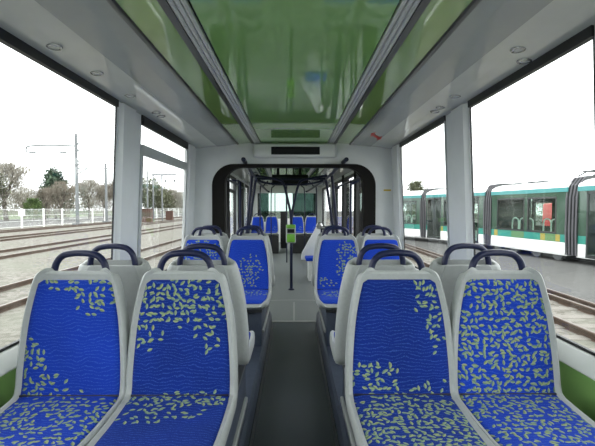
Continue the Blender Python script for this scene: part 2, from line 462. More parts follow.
# ------------------------------------------------------------------ seats
PROF = [(.070, 1.186, .124, .030), (.062, 1.184, .146, .046), (.056, 1.163, .170, .054), (.047, 1.08, .193, .060), (.036, .98, .211, .064), (.024, .87, .221, .066),
        (.013, .78, .226, .068), (.003, .712, .227, .070), (-.016, .682, .227, .070), (-.075, .672, .226, .064), (-.2, .664, .224, .058), (-.31, .664, .222, .058), (-.385, .666, .214, .056),
        (-.425, .653, .194, .06), (-.445, .628, .168, .045)]
ST = catmull(PROF, 5)
def frame_at(i):
    a, b = ST[max(0, i-1)], ST[min(len(ST)-1, i+1)]
    t = Vector((0, b[0]-a[0], b[1]-a[1])).normalized()
    nrm = Vector((0, t.z, -t.y))           # points to the sitter (-y on the back, +z on the pan)
    if nrm.y > 0 and abs(t.z) > abs(t.y): nrm = -nrm
    return t, nrm
NRM = []
for i in range(len(ST)):
    t, nr = frame_at(i)
    if NRM and nr.dot(NRM[-1]) < 0: nr = -nr
    NRM.append(nr)
if NRM[len(NRM)//3].y > 0: NRM = [-v for v in NRM]
SARC = [0.]
for a, b_ in zip(ST, ST[1:]): SARC.append(SARC[-1] + math.hypot(b_[0]-a[0], b_[1]-a[1]))
CRI = min(range(len(ST)), key=lambda i: abs(ST[i][0]+.010) + (0 if ST[i][1] < .75 else 9))
BASE = .22
def shell_mesh():
    b = MB(); rings = []
    for (y, z, w, t), nr in zip(ST, NRM):
        c = Vector((0, y, z-BASE))
        sec = [(-w+.030, 0), (-w+.020, .010), (-w+.010, .013), (-w+.002, .006), (-w, -.012), (-w, -t*.6), (-w+.010, -t*.9), (-w+.03, -t),
               (w-.03, -t), (w-.010, -t*.9), (w, -t*.6), (w, -.012), (w-.002, .006), (w-.010, .013), (w-.020, .010), (w-.030, 0)]
        rings.append([c + Vector((x, 0, 0)) + nr*h for x, h in sec])
    b.loft(rings); return b
def cloth_mesh(i0, i1, name, mat, parent, round0, round1):
    bm = bmesh.new(); uvl = bm.loops.layers.uv.new('UVMap'); NX = 16; grid = []; uvd = {}
    for i in range(i0, i1+1):
        y, z, w, t = ST[i]; hw = w - .026 + (.008 if i > CRI+3 else 0)
        for s_end, rr in ((abs(SARC[i]-SARC[i0]), round0), (abs(SARC[i1]-SARC[i]), round1)):
            if rr and s_end < rr: hw -= rr - math.sqrt(max(0, rr*rr - (rr-s_end)**2))
        row = []
        for k in range(NX+1):
            q = -1 + 2*k/NX; x = q*hw
            e = min(1, min(abs(SARC[i]-SARC[i0]) if round0 else .003+1.2*abs(SARC[i]-SARC[i0]), abs(SARC[i1]-SARC[i]) if round1 else .003+1.2*abs(SARC[i1]-SARC[i]))/.02)**.5
            h = .002 + .012*(1-abs(q)**6)*(.25+.75*e)
            v = bm.verts.new(Vector((x, y, z-BASE)) + NRM[i]*h); uvd[v] = (x, SARC[CRI]-SARC[i]); row.append(v)
        grid.append(row)
    for a, c in zip(grid, grid[1:]):
        for k in range(NX):
            f = bm.faces.new((a[k], a[k+1], c[k+1], c[k])); f.smooth = True
            for lp in f.loops: lp[uvl].uv = uvd[lp.vert]
    # a real pad has thickness: close it towards the shell
    edge = [e for e in bm.edges if e.is_boundary]
    r = bmesh.ops.extrude_edge_only(bm, edges=edge)
    mid = len(ST)
    for v in [g for g in r['geom'] if isinstance(g, bmesh.types.BMVert)]:
        j = min(range(i0, i1+1), key=lambda i: (ST[i][0]-v.co.y)**2 + (ST[i][1]-BASE-v.co.z)**2)
        v.co -= NRM[j]*.012
    me = bpy.data.meshes.new(name); bmesh.ops.recalc_face_normals(bm, faces=bm.faces[:]); bm.to_mesh(me); bm.free()
    me.materials.append(mat)
    o = bpy.data.objects.new(name, me); COL.objects.link(o); o.parent = parent
    return o
I_TOP = min(range(len(ST)//2), key=lambda i: abs(ST[i][1]-1.145) + (9 if ST[i][0] > .0615 else 0))
I_END = min(range(len(ST)//2, len(ST)), key=lambda i: abs(ST[i][0]+.425))
HAND = catmull([(-.112, .092, 1.15), (-.110, .093, 1.185), (-.098, .094, 1.222), (-.072, .094, 1.248), (-.035, .093, 1.257), (0, .093, 1.259), (.035, .093, 1.257), (.072, .094, 1.248), (.098, .094, 1.222), (.110, .093, 1.185), (.112, .092, 1.15)], 4)
shell_me = handle_me = panel_me = crease_shade_me = None
def child_mesh(name, me, parent):
    o = bpy.data.objects.new(name, me); COL.objects.link(o); o.parent = parent; return o
def make_seat(loc, rz, label, mat, group):
    global shell_me, handle_me, panel_me, crease_shade_me
    t = empty('passenger_seat', loc, label, 'seat', group); t.rotation_euler.z = rz
    if shell_me is None:
        shell_me = shell_mesh().build('shell', M['shell'], t, local=True, angle=50).data
        b = MB(); b.tube([(x, y, z-BASE) for x, y, z in HAND], .0145, 12)
        handle_me = b.build('grab_handle', M['navy'], t, local=True, angle=60).data
        y, z, w, th = ST[CRI]; c = Vector((0, y, z-BASE)) + NRM[CRI]*.007
        b = MB(); b.tube([c + Vector((-w+.03, 0, 0)), c, c + Vector((w-.03, 0, 0))], .0045, 6)  # dark tube added as painted shade along the crease between the cushions
        crease_shade_me = b.build('crease_shade', M['navy_pole'], t, local=True).data
        # raised cover on the rear of the backrest
        b = MB(); rows = []
        for i in range(8, 32, 2):
            y, z, w, th = ST[i]; hw = w-.045; c = Vector((0, y, z-BASE)); nr = NRM[i]
            rows.append([c + Vector((x, 0, 0)) - nr*(th+h) for x, h in ((-hw, -.006), (-hw+.012, .006), (hw-.012, .006), (hw, -.006))])
        b.loft(rows); panel_me = b.build('back_cover', M['shell_back'], t, local=True, angle=30).data
    else:
        child_mesh('shell', shell_me, t); child_mesh('grab_handle', handle_me, t); child_mesh('back_cover', panel_me, t); child_mesh('crease_shade', crease_shade_me, t)
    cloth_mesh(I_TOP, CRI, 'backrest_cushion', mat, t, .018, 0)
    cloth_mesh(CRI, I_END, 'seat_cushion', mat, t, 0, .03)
    return t

XS = (-.910, -.462, .440, .873)
# leaf clusters: (centre x, centre height above the crease, radii, density)
F = {}
F['n0'] = fabric('moquette_corner_sprigs', [(.10, .41, .09, .09, .62), (-.02, .455, .14, .03, .5), (-.16, .10, .06, .13, .7), (-.09, .05, .09, .06, .65), (.0, -.2, .3, .19, .85), (.08, -.03, .05, .02, .5)], darkness=.32, seed=1.)
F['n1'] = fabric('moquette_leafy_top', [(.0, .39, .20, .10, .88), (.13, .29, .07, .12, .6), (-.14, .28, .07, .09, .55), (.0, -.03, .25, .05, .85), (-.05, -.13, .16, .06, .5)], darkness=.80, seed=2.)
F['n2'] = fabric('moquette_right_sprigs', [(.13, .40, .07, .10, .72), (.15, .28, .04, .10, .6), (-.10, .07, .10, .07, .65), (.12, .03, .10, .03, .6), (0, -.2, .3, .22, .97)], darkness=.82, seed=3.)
F['n3'] = fabric('moquette_leaves_all_over', [(0, .2, .5, .6, .93)], darkness=.25, seed=4.)
F['f0'] = fabric('moquette_window_sprigs', [(0, .36, .2, .10, .55), (0, -.2, .25, .2, .6)], darkness=.1, seed=5.)
F['f1'] = fabric('moquette_centre_swirl', [(.02, .18, .12, .14, .55), (.0, -.12, .2, .1, .5)], darkness=.08, seed=6.)
F['f2'] = fabric('moquette_diagonal_swirl', [(.08, .34, .09, .12, .75), (.04, .2, .06, .1, .55), (-.1, .07, .09, .05, .6), (.0, -.16, .2, .1, .6)], darkness=.08, seed=7.)
F['f3'] = fabric('moquette_plain_blue', [(.1, .1, .08, .08, .3), (0, -.2, .2, .1, .4)], darkness=.1, seed=8.)
F['bk'] = fabric('moquette_hidden_side', [(0, .2, .2, .2, .5), (0, -.2, .2, .2, .8)], darkness=.3, seed=9.)

NY, FY, MIRR = 1.61, 3.72, .245
near = ['blue seat by left window, leaf sprigs at its upper right and lower left', 'dark blue seat with leaves across its upper third, left of the aisle',
        'dark blue seat with a leaf sprig at upper right, right of the aisle', 'seat covered all over in leaves, beside the right window']
nearb = ['grey seat back facing away, behind the sprigged seat by the left window', 'grey seat back facing away, behind the dark seat left of the aisle',
         'grey seat back facing away, behind the dark seat right of the aisle', 'grey seat back facing away, behind the seat covered all over in leaves']
far = ['distant blue seat beside the left window with the opening top pane', 'distant bright blue seat with a central leaf cluster, left of the aisle by the gangway',
       'distant bright blue seat with a diagonal leaf swirl, right of the aisle by the gangway', 'distant mostly plain blue seat beside the right window near the gangway']
farb = ['seat facing the gangway, back to back with the distant left window seat', 'seat facing the gangway, back to back with the distant centre-leafed seat',
        'seat facing the gangway, back to back with the distant diagonal-swirl seat', 'seat facing the gangway, back to back with the distant plain right window seat']
for i, x in enumerate(XS):
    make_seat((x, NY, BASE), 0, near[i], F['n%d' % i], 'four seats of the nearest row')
    make_seat((x, NY+2*MIRR, BASE), PI, nearb[i], F['bk'], 'seats backing onto the nearest row')
    make_seat((x*.945, FY, BASE), 0, far[i], F['f%d' % i], 'four seats of the row by the gangway')
    make_seat((x*.945, FY+2*MIRR, BASE), PI, farb[i], F['bk'], 'seats backing onto the row by the gangway')
# pedestals carrying each back-to-back block
for yy, nm in ((NY, 'nearest'), (FY, 'distant')):
    for sx, sn in SIDES:
        p = empty('seat_pedestal', (sx*.7, yy+MIRR, BASE), 'dark blue box plinth under the %s seats %s of the aisle' % (nm, sn), 'seat plinth', 'plinths under the seats')
        b = MB(); b.box((sx*.285, yy-.22, BASE), (sx*1.16, yy+2*MIRR+.22, .545), .012); b.build('plinth_box', M['podium'], p)
        b = MB(); b.box((sx*.275, yy-.30, .545), (sx*1.15, yy+2*MIRR+.30, .572), .006); b.build('carrier_frame', M['trim_dark'], p)
        b = MB(); b.box((sx*.268, yy-.18, .33), (sx*.287, yy+2*MIRR+.18, .36), .004, 1); b.build('edge_trim', M['shell'], p)

# ------------------------------------------------------------------ fittings of the near coach
def downlight(x, y, z, label):
    t = empty('downlight', (x, y, z), label, 'ceiling light', 'small round downlights in the ceiling edge')
    b = MB(); b.lathe((x, y, z), [(.034, .014), (.036, .0), (.033, -.006), (.026, -.007), (.024, -.003)], 20); b.build('rim', M['chrome'], t)
    b = MB(); b.lathe((x, y, z), [(.0245, .010), (.0245, -.003), (.012, -.007)], 18); b.build('lens', M['lamp'], t)
def zc(x): x = abs(x); return 2.205 - (x-1.08)*.025/.17 if x > 1.08 else 2.217 - (x-.955)*.012/.125
for (x, y, l) in ((-1.115, 1.90, 'larger round downlight over the left near window'), (-1.10, 2.27, 'smaller round downlight over the left near window'),
                  (-1.10, 2.72, 'round downlight above the left pillar, single'), (-1.09, 3.20, 'round downlight over the left hopper window, first of a close pair'), (-1.09, 3.32, 'round downlight over the left hopper window, second of a close pair'),
                  (1.07, 1.93, 'round downlight over the right near window, the one nearer the aisle'), (1.165, 2.04, 'round downlight over the right near window, the one nearer the glass'),
                  (1.09, 2.72, 'round downlight above the right pillar, single'), (1.10, 3.02, 'round downlight past the right pillar, first of a close pair'), (1.10, 3.14, 'round downlight past the right pillar, second of a close pair')):
    downlight(x, y, zc(x), l)
# red double arrow sticker on the right cove
b = MB(); pts = [(-.085, 0), (-.05, .028), (-.05, .010), (.05, .010), (.05, .028), (.085, 0), (.05, -.028), (.05, -.010), (-.05, -.010), (-.05, -.028)]
ca = math.radians(20)
def cz(x): return 2.228 + (.80-x)*.013/.088 if x < .8 else (2.228 - (x-.8)*.014/.155 if x < .955 else 2.217 - (x-.955)*.012/.125)
lo, hi = [], []
for px, py in pts:
    x = .885 + px*.95; y = 4.33 + px*1.5 + py*5.
    lo.append((x, y, cz(x)-.003)); hi.append((x, y, cz(x)+.002))
b.loft([lo, hi]); tag(b.build('arrow_sticker', M['red'], smooth=False), 'red double headed arrow sticker on the grey ceiling edge at right', 'sticker')
b = MB(); b.box((1.12, 4.994, 1.662), (1.21, 5.002, 1.682)); tag(b.build('wall_sticker', M['yellow'], smooth=False), 'thin yellow strip on the white wall right of the gangway', 'sticker')

# ------------------------------------------------------------------ far coach
FYE = 14.4
far_segs = {-1: [(5.34, 5.5, 0), (5.5, 7.62, 1), (7.62, 7.95, 2), (7.95, 9.1, 3), (9.1, 9.5, 0), (9.5, 10.9, 4), (10.9, 11.3, 0), (11.3, 12.6, 1), (12.6, 12.9, 0), (12.9, 14.2, 1), (14.2, 14.4, 0)],  # rearmost left window is added to brighten the far coach
            1: [(5.34, 5.5, 0), (5.5, 7.5, 1), (7.5, 7.65, 2), (7.65, 9.0, 1), (9.0, 9.2, 2), (9.2, 10.8, 1), (10.8, 11.1, 2), (11.1, 11.5, 0), (11.5, 13.9, 1), (13.9, 14.4, 0)]}  # rearmost right window likewise opened up to let more light in
wn = 7; dn = 1
for sx, sn in SIDES:
    w = MB(True)
    for ya, yb, k in far_segs[sx]:
        if k == 0: w.box((sx*1.22, ya, 0), (sx*1.34, yb, 2.45))
        elif k in (1, 3):
            w.box((sx*1.22, ya, 0), (sx*1.34, yb, .82)); w.box((sx*1.22, ya, 2.12), (sx*1.34, yb, 2.45))
        elif k == 4: w.box((sx*1.22, ya, 2.12), (sx*1.34, yb, 2.45))
    struct(w.build('wall_far_' + sn, M['white'], smooth=False))
    for ya, yb, k in far_segs[sx]:
        if k == 2:
            struct(MB(True).box((sx*1.20, ya, 0), (sx*1.34, yb, 2.45)).build('trim_pillar_' + sn, M['dark_frame'], smooth=False))
        if k in (1, 3):
            f = MB(True); z0, z1 = .82, 2.12
            f.box((sx*1.21, ya, z0), (sx*1.27, ya+.05, z1)); f.box((sx*1.21, yb-.05, z0), (sx*1.27, yb, z1))
            f.box((sx*1.21, ya, z1-.05), (sx*1.27, yb, z1)); f.box((sx*1.21, ya, z0), (sx*1.27, yb, z0+.04))
            if k == 3: f.box((sx*1.21, ya, 1.78), (sx*1.27, yb, 1.84))
            wo = struct(f.build('window_%d' % wn, M['dark'], smooth=False)); wn += 1
            MB(True).box((sx*1.245, ya+.05, z0+.04), (sx*1.25, yb-.05, z1-.05)).build('pane', M['pane'], wo, smooth=False)
        if k == 4:
            f = MB(True); ym = (ya+yb)/2
            for a, c in ((ya, ya+.07), (ym-.06, ym+.06), (yb-.07, yb)): f.box((sx*1.21, a, 0), (sx*1.28, c, 2.12))
            f.box((sx*1.21, ya, 2.0), (sx*1.28, yb, 2.12)); f.box((sx*1.21, ya, 0), (sx*1.28, yb, .12))
            do = struct(f.build('door_%d' % dn, M['dark_frame'], smooth=False)); dn += 1
            for a, c in ((ya+.07, ym-.06), (ym+.06, yb-.07)):
                MB(True).box((sx*1.245, a, .12), (sx*1.25, c, 2.0)).build('pane', M['pane'], do, smooth=False)
ceil_profile(True, 5.34, 14.4, 'ceiling_far')
# cab at the far end: partition, smoked glass, door, windscreen
cab = MB(True)
cab.box((-1.22, 14.4, 0), (-.42, 14.46, .95)); cab.box((.18, 14.4, 0), (1.22, 14.46, .95))
cab.box((-1.22, 14.4, 1.98), (1.22, 14.46, 2.45))
cab.box((-1.22, 14.4, .9), (-1.06, 14.46, 2.0)); cab.box((1.06, 14.4, .9), (1.22, 14.46, 2.0))
struct(cab.build('wall_cab', M['white'], smooth=False))
pw = MB(True); pw.box((-1.06, 14.40, .95), (-1.03, 14.46, 1.98)); pw.box((-.45, 14.40, .95), (-.42, 14.46, 1.98))
wo = struct(pw.build('window_%d' % wn, M['dark'], smooth=False)); wn += 1
MB(True).box((-1.03, 14.42, .95), (-.66, 14.43, 1.98)).build('pane', M['pane_dark'], wo, smooth=False)
pw = MB(True); pw.box((.20, 14.40, .95), (.24, 14.46, 1.98)); pw.box((1.03, 14.40, .95), (1.06, 14.46, 1.98))
wo = struct(pw.build('window_%d' % wn, M['dark'], smooth=False)); wn += 1
MB(True).box((.24, 14.42, .95), (1.03, 14.43, 1.98)).build('pane', M['pane_dark'], wo, smooth=False)
dr = MB(True); dr.box((-.24, 14.38, 0), (-.02, 14.44, 1.33), .01); struct(dr.build('door_%d' % dn, M['dark'], smooth=False))
ew = MB(True)
ew.box((-1.36, 16.9, -.3), (1.36, 17, 1.0)); ew.box((-1.36, 16.9, 2.1), (1.36, 17, 2.48)); ew.box((-1.36, 16.9, 1.0), (-1.2, 17, 2.1)); ew.box((1.2, 16.9, 1.0), (1.36, 17, 2.1))
ew.box((-1.36, 14.46, -.3), (-1.28, 16.9, 1.0)); ew.box((1.28, 14.46, -.3), (1.36, 16.9, 1.0)); ew.box((-1.36, 14.46, 2.1), (1.36, 16.9, 2.45))
struct(ew.build('wall_end', M['white'], smooth=False))
ws = MB(True); ws.box((-1.2, 16.93, 1.0), (-1.15, 16.97, 2.1)); ws.box((1.15, 16.93, 1.0), (1.2, 16.97, 2.1)); ws.box((-.03, 16.93, 1.0), (.03, 16.97, 2.1))
wo = struct(ws.build('window_%d' % wn, M['dark'], smooth=False))
MB(True).box((-1.15, 16.945, 1.0), (1.15, 16.95, 2.1)).build('pane', M['pane_screen'], wo, smooth=False)
# seats at the far end on a dark base
for sx, xs in ((-1, (-.98, -.52)), (1, (.33, .79))):
    sn = 'left' if sx < 0 else 'right'
    cx = sum(xs)/2
    b = MB(True); b.box((cx-.46, 12.7, 0), (cx+.46, 13.6, .572), .02)
    tag(b.build('seat_pedestal', M['dark'], smooth=False), 'black plinth under the far end seats %s of the cab door' % sn, 'seat plinth', 'plinths under the seats')
    for k, x in enumerate(xs):
        p = bend((x, 13.2, BASE))
        make_seat(p, 0, 'plain blue seat at the far end of the tram, %s, %s cab door' % (sn, 'next to' if (k == 1) == (sx < 0) else 'window side from'), F['f3'], 'seats at the far end of the tram')

def pole(name, pts, r, label, cat, group=None, mat=None, bent=True, smoothn=0):
    b = MB(bent); b.tube(catmull(pts, smoothn) if smoothn else pts, r, 10)
    return tag(b.build(name, mat or M['navy_pole'], angle=60), label, cat, group)
for sx, sn in SIDES:
    pole('overhead_handrail', [(sx*.605-.01, 4.72, 2.02), (sx*.615-.01, 5.35, 2.017), (sx*.66, 7.6, 2.0), (sx*.66, 12.6, 2.0), (sx*.60, 12.9, 1.98)], .027, 'dark overhead handrail running back from the gangway, on the %s of the aisle' % sn, 'handrail', 'overhead handrails', smoothn=5)
    pole('grab_pole', [(sx*.66, 7.6, 2.03), (sx*.70, 7.6, 1.75), (sx*.82, 7.6, .9), (sx*.88, 7.6, .0)], .026, 'navy grab pole leaning outwards past the gangway, %s, the farther of two' % sn, 'pole', 'leaning grab poles', smoothn=5)
    pole('grab_pole', [(sx*.66, 6.7, 2.04), (sx*.69, 6.7, 1.75), (sx*.77, 6.7, .9), (sx*.81, 6.7, .0)], .026, 'navy grab pole leaning outwards past the gangway, %s, the nearer of two' % sn, 'pole', 'leaning grab poles', smoothn=5)
    pole('side_handrail', [(sx*1.2, 5.5, 1.93), (sx*1.10, 5.6, 1.93), (sx*1.08, 5.9, 1.93), (sx*1.08, 9.2, 1.92), (sx*1.2, 9.5, 1.92)], .021, 'dark handrail along the far coach windows on the %s' % sn, 'handrail', 'handrails along the far windows', smoothn=5)
    pole('grab_pole', [(sx*.78, 11.1, 0), (sx*.78, 11.1, 1.9), (sx*.70, 11.1, 2.05), (sx*.56, 11.1, 2.2)], .018, 'upright navy pole before the far end seats on the %s' % sn, 'pole', 'upright poles in the far coach', smoothn=5)
    pole('grab_pole', [(sx*.50, 12.0, 0), (sx*.50, 12.0, 1.85), (sx*.42, 12.0, 2.1), (sx*.3, 12.0, 2.3)], .016, 'slim upright pole nearest the far end seats, on the %s of the aisle' % sn, 'pole', 'upright poles in the far coach', smoothn=5)
pole('grab_pole', [(-.93, 7.3, 0), (-.93, 7.3, 1.93), (-1.08, 7.3, 1.96)], .024, 'upright blue pole by the far coach window just left of the gangway', 'pole', 'upright poles in the far coach')
pole('grab_pole', [(1.19, 7.1, 1.93), (1.08, 7.1, 1.88), (1.05, 7.1, 1.78), (1.06, 7.1, .0)], .024, 'dark pole with bent top by the far coach window right of the gangway', 'pole', 'upright poles in the far coach', smoothn=5)
pole('grab_pole', [(-.05, 10.6, 0), (-.05, 10.6, 2.3)], .016, 'upright pole in the aisle behind the ticket validator', 'pole', 'upright poles in the far coach')
# forked centre pole with the validator
fk = empty('forked_pole', bend((-.005, 7.05, 0)), 'navy centre pole that forks into two arms, carrying the green validator', 'pole')
xb = -.005
b = MB(True); b.tube([(xb, 7.05, 0), (xb, 7.05, 1.25)], .026, 12); b.lathe((xb, 7.05, 0), [(.055, 0), (.055, .012), (.024, .03)], 16); b.build('post', M['navy_pole'], fk)
for s in (-1, 1):
    b = MB(True); b.tube(catmull([(xb, 7.05, 1.18), (xb+s*.02, 7.05, 1.4), (xb+s*.075, 7.05, 1.65), (xb+s*.115, 7.05, 1.82), (xb+s*.18, 7.05, 1.93), (xb+s*.34, 7.05, 1.97), (xb+s*.63, 7.05, 2.02)], 5), .022, 10)
    b.build('arm', M['navy_pole'], fk)
pole('cross_rail', [(-.66, 7.9, 2.0), (-.4, 7.9, 1.93), (.3, 7.9, 1.92), (.66, 7.9, 2.0)], .022, 'sagging dark rail across the aisle just below the hanging screen', 'handrail', 'rails across the aisle', smoothn=5)
pole('cross_rail', [(-.66, 7.45, 2.0), (-.45, 7.45, 1.99), (.45, 7.45, 1.99), (.66, 7.45, 2.0)], .022, 'straight dark rail across the aisle level with the hanging screen', 'handrail', 'rails across the aisle', smoothn=5)
vd = empty('ticket_validator', bend((.0, 6.93, .84)), 'lime green ticket validator on the forked centre pole', 'ticket validator')
b = MB(True); b.box((-.10, 6.90, .84), (.07, 7.03, 1.16), .02, 3); b.build('casing', M['valid_grey'], vd)
b = MB(True); b.box((-.085, 6.885, .86), (.055, 6.905, 1.0), .008); b.build('reader', M['validator'], vd)
b = MB(True); b.box((-.095, 6.885, 1.10), (.065, 6.905, 1.165), .006); b.build('top_band', M['validator'], vd)
b = MB(True); b.box((-.075, 6.89, 1.02), (.045, 6.90, 1.085)); b.build('screen', M['screen'], vd, smooth=False)
tv = empty('hanging_screen', bend((-.08, 8.2, 1.92)), 'black hanging display box under the far coach ceiling', 'display')
b = MB(True); b.box((-.375, 8.12, 1.915), (.365, 8.34, 2.13), .02, 2); b.build('casing', M['screen'], tv)
for x in (-.25, .2):
    MB(True).box((x-.03, 8.2, 2.12), (x+.03, 8.26, 2.26)).build('bracket', M['dark'], tv, smooth=False)
# white side seat with its post
ps = empty('folding_seat', bend((.45, 8.3, 0)), 'white sided seat with sloping edge and pale blue cushion, right of the centre pole', 'seat')
b = MB(True); b.bm.free(); b.bm = bmesh.new()
b.prism([(.22, .38), (.62, .38), (.66, 1.05), (.56, 1.10), (.24, .52)], 8.25, 8.31); b.build('side_panel', M['white'], ps, smooth=False)
b = MB(True); b.box((.30, 7.85, .40), (.72, 8.25, .47), .02); b.build('seat_cushion', F['f3'], ps)
b = MB(True); b.box((.36, 7.9, 0), (.70, 8.3, .40)); b.build('base', M['white'], ps, smooth=False)
kp = empty('knob_post', bend((.60, 7.8, 0)), 'dark post with a round pale knob beside the white sided seat', 'post')
b = MB(True); b.tube([(.60, 7.8, 0), (.60, 7.8, 1.05)], .018); b.build('post', M['navy_pole'], kp)
b = MB(True); b.lathe((.56, 7.8, 1.10), [(.001, -.07), (.045, -.055), (.07, 0), (.045, .055), (.001, .07)], 16); b.build('knob', M['chrome'], kp)
b = MB(True); b.lathe((.72, 7.8, 1.04), [(.001, -.06), (.04, -.05), (.06, 0), (.04, .05), (.001, .06)], 14); b.build('lever', M['dark_frame'], kp)
b = MB(True); b.tube([(.58, 7.8, 1.04), (.72, 7.8, 1.04)], .015); b.build('crossbar', M['dark'], kp)

# ------------------------------------------------------------------ outside: ground and tracks
def gplane(name, x0, x1, y0, y1, z, mat):
    b = MB(); b.box((x0, y0, z-.2), (x1, y1, z)); return struct(b.build(name, mat, smooth=False))
gplane('ground', -30.5, 6.55, -40, 260, GZ, M['gravel'])
gplane('ground_asphalt', 6.55, 70, -40, 260, GZ+.02, M['asphalt'])
gplane('ground_road', -52, -30.5, -40, 260, GZ+.01, M['asphalt'])
gplane('ground_grass', -260, -52, -40, 300, GZ+.015, M['grass'])
RAILP = [(-.07, 0), (.07, 0), (.07, .012), (.012, .03), (.012, .10), (.036, .115), (.036, .145), (.03, .152), (-.03, .152), (-.036, .145), (-.036, .115), (-.012, .10), (-.012, .03), (-.07, .012)]
def track(xa, xb, label, y0, y1, sleepers=0, guard=None, s=1.):
    t = empty('railway_track', ((xa+xb)/2, y0, GZ), label, 'railway track', 'railway tracks')
    for x in (xa, xb) + ((guard,) if guard else ()):
        b = MB(); b.prism([(x+px*s*1.1, GZ-.02+pz*s) for px, pz in RAILP], y0, y1)
        b.build('rail', M['rust'], t, smooth=False)
        h = MB(); h.box((x-.028*s, y0, GZ-.02+.152*s), (x+.028*s, y1, GZ-.017+.152*s)); h.build('rail_head', M['railtop'], t, smooth=False)
    for k in range(sleepers):
        y = y0 + 4 + k*.62
        b = MB(); xm = (xa+xb)/2; b.box((xm-1.25, y, GZ-.1), (xm+1.25, y+.24, GZ+.012), .01, 1); b.build('sleeper', M['sleeper'], t, smooth=False)
track(-5.9, -7.35, 'rusty railway track nearest the left windows', 2, 120)
track(-12.0, -13.7, 'rusty railway track in the middle of the left side yard', 4, 160)
track(-18.4, -20.1, 'rusty railway track farthest left, before the white fence', 6, 180)
track(-24.4, -25.9, 'narrow brown railway track right at the foot of the white fence', 6, 180)
track(4.75, 6.2, 'rusty railway track with a guard rail beside the right windows', 1, 60, 34, 5.86)
# white mesh fence
fx = lambda y: -28.6 + (y-40)*.02
fe = empty('mesh_fence', (fx(50), 50, GZ), 'white mesh fence with upright posts beyond the left tracks', 'fence')
ys = [28 + 3.55*i for i in range(34)]
for i, y in enumerate(ys):
    b = MB(); x = fx(y); b.box((x-.06, y-.09, GZ), (x+.06, y+.09, GZ+2.05)); b.build('post', M['fence'], fe, smooth=False)
for ya, yb in zip(ys, ys[1:]):
    b = MB()
    for k in range(1, 24):
        y = ya + (yb-ya)*k/24; b.box((fx(y)-.004, y-.004, GZ+.1), (fx(y)+.004, y+.004, GZ+1.95))
    for z in (.12, .7, 1.3, 1.95): b.loft([[(fx(ya)-.012, ya, GZ+z), (fx(ya)+.012, ya, GZ+z), (fx(ya)+.012, ya, GZ+z+.03), (fx(ya)-.012, ya, GZ+z+.03)], [(fx(yb)-.012, yb, GZ+z), (fx(yb)+.012, yb, GZ+z), (fx(yb)+.012, yb, GZ+z+.03), (fx(yb)-.012, yb, GZ+z+.03)]])
    b.build('mesh_panel', M['fence'], fe, smooth=False)
b = MB(); b.box((fx(42)+.07, 41.6, GZ+1.25), (fx(42)+.10, 42.6, GZ+1.95)); tag(b.build('notice_board', M['fence'], smooth=False), 'blank pale notice plate hung on the white mesh fence', 'sign')
# masts
def mast(x, y, h, r, label, arm=None, bracket=False):
    t = empty('catenary_mast', (x, y, GZ), label, 'overhead line mast', 'overhead line masts')
    b = MB(); b.tube([(x, y, GZ), (x, y, GZ+h)], r, 8, r*.8); b.box((x-r*2, y-r*2, GZ), (x+r*2, y+r*2, GZ+.25)); b.build('column', M['steel'], t, smooth=False)
    if arm:
        L, za = arm
        b = MB(); b.tube(catmull([(x, y, GZ+za), (x-L*.5, y, GZ+za+.1), (x-L*.92, y, GZ+za), (x-L, y, GZ+za-.25), (x-L, y, GZ+za-.75)], 4), .095, 8); b.build('arm', M['steel'], t)
        for q in (.86, .24):
            b = MB(); xx = x-L*q; b.box((xx-.5, y-.05, GZ+za-.90), (xx+.3, y+.05, GZ+za-.70)); b.tube([(xx, y, GZ+za-.8), (xx, y, GZ+za)], .015, 5); b.build('insulator', M['steel'], t, smooth=False)
    if bracket:
        b = MB(); zb = h*.62
        b.tube([(x, y, GZ+zb-.7), (x+1.3, y, GZ+zb)], .075, 6); b.tube([(x, y, GZ+zb), (x+3.9, y, GZ+zb+.05)], .06, 6)
        for dz in (.0, .5, .9, 2.2, 3.0): b.box((x+.05, y-.1, GZ+zb+dz-.12), (x+.32, y+.1, GZ+zb+dz+.12))
        b.build('bracket', M['steel'], t, smooth=False)
    return t
mast(-26.4, 49, 11.1, .21, 'tall grey mast with long curved arm, seen through the left near window', (6.0, 9.6), True)
mast(-26.6, 57, 8.4, .20, 'shorter grey mast without arm, between the armed mast and the pillar')
mast(-26.6, 73, 9.0, .17, 'slim grey mast seen at the left edge of the hopper window')
gt = empty('signal_gantry', (-21.6, 64, GZ), 'grey two post gantry with crossbeam, seen through the hopper window', 'gantry')
for x in (-22.4, -21.0):
    b = MB(); b.tube([(x, 64, GZ), (x, 64, GZ+7.4)], .12, 8); b.build('column', M['steel'], gt)
b = MB(); b.box((-22.6, 63.9, GZ+7.25), (-18.7, 64.1, GZ+7.5)); b.build('crossbeam', M['steel'], gt, smooth=False)
for x in (-22.0, -20.4, -19.0):
    b = MB(); b.box((x-.12, 63.9, GZ+6.2), (x+.12, 64.1, GZ+6.6)); b.tube([(x, 64, GZ+6.5), (x, 64, GZ+7.3)], .02, 5); b.build('insulator', M['steel'], gt, smooth=False)
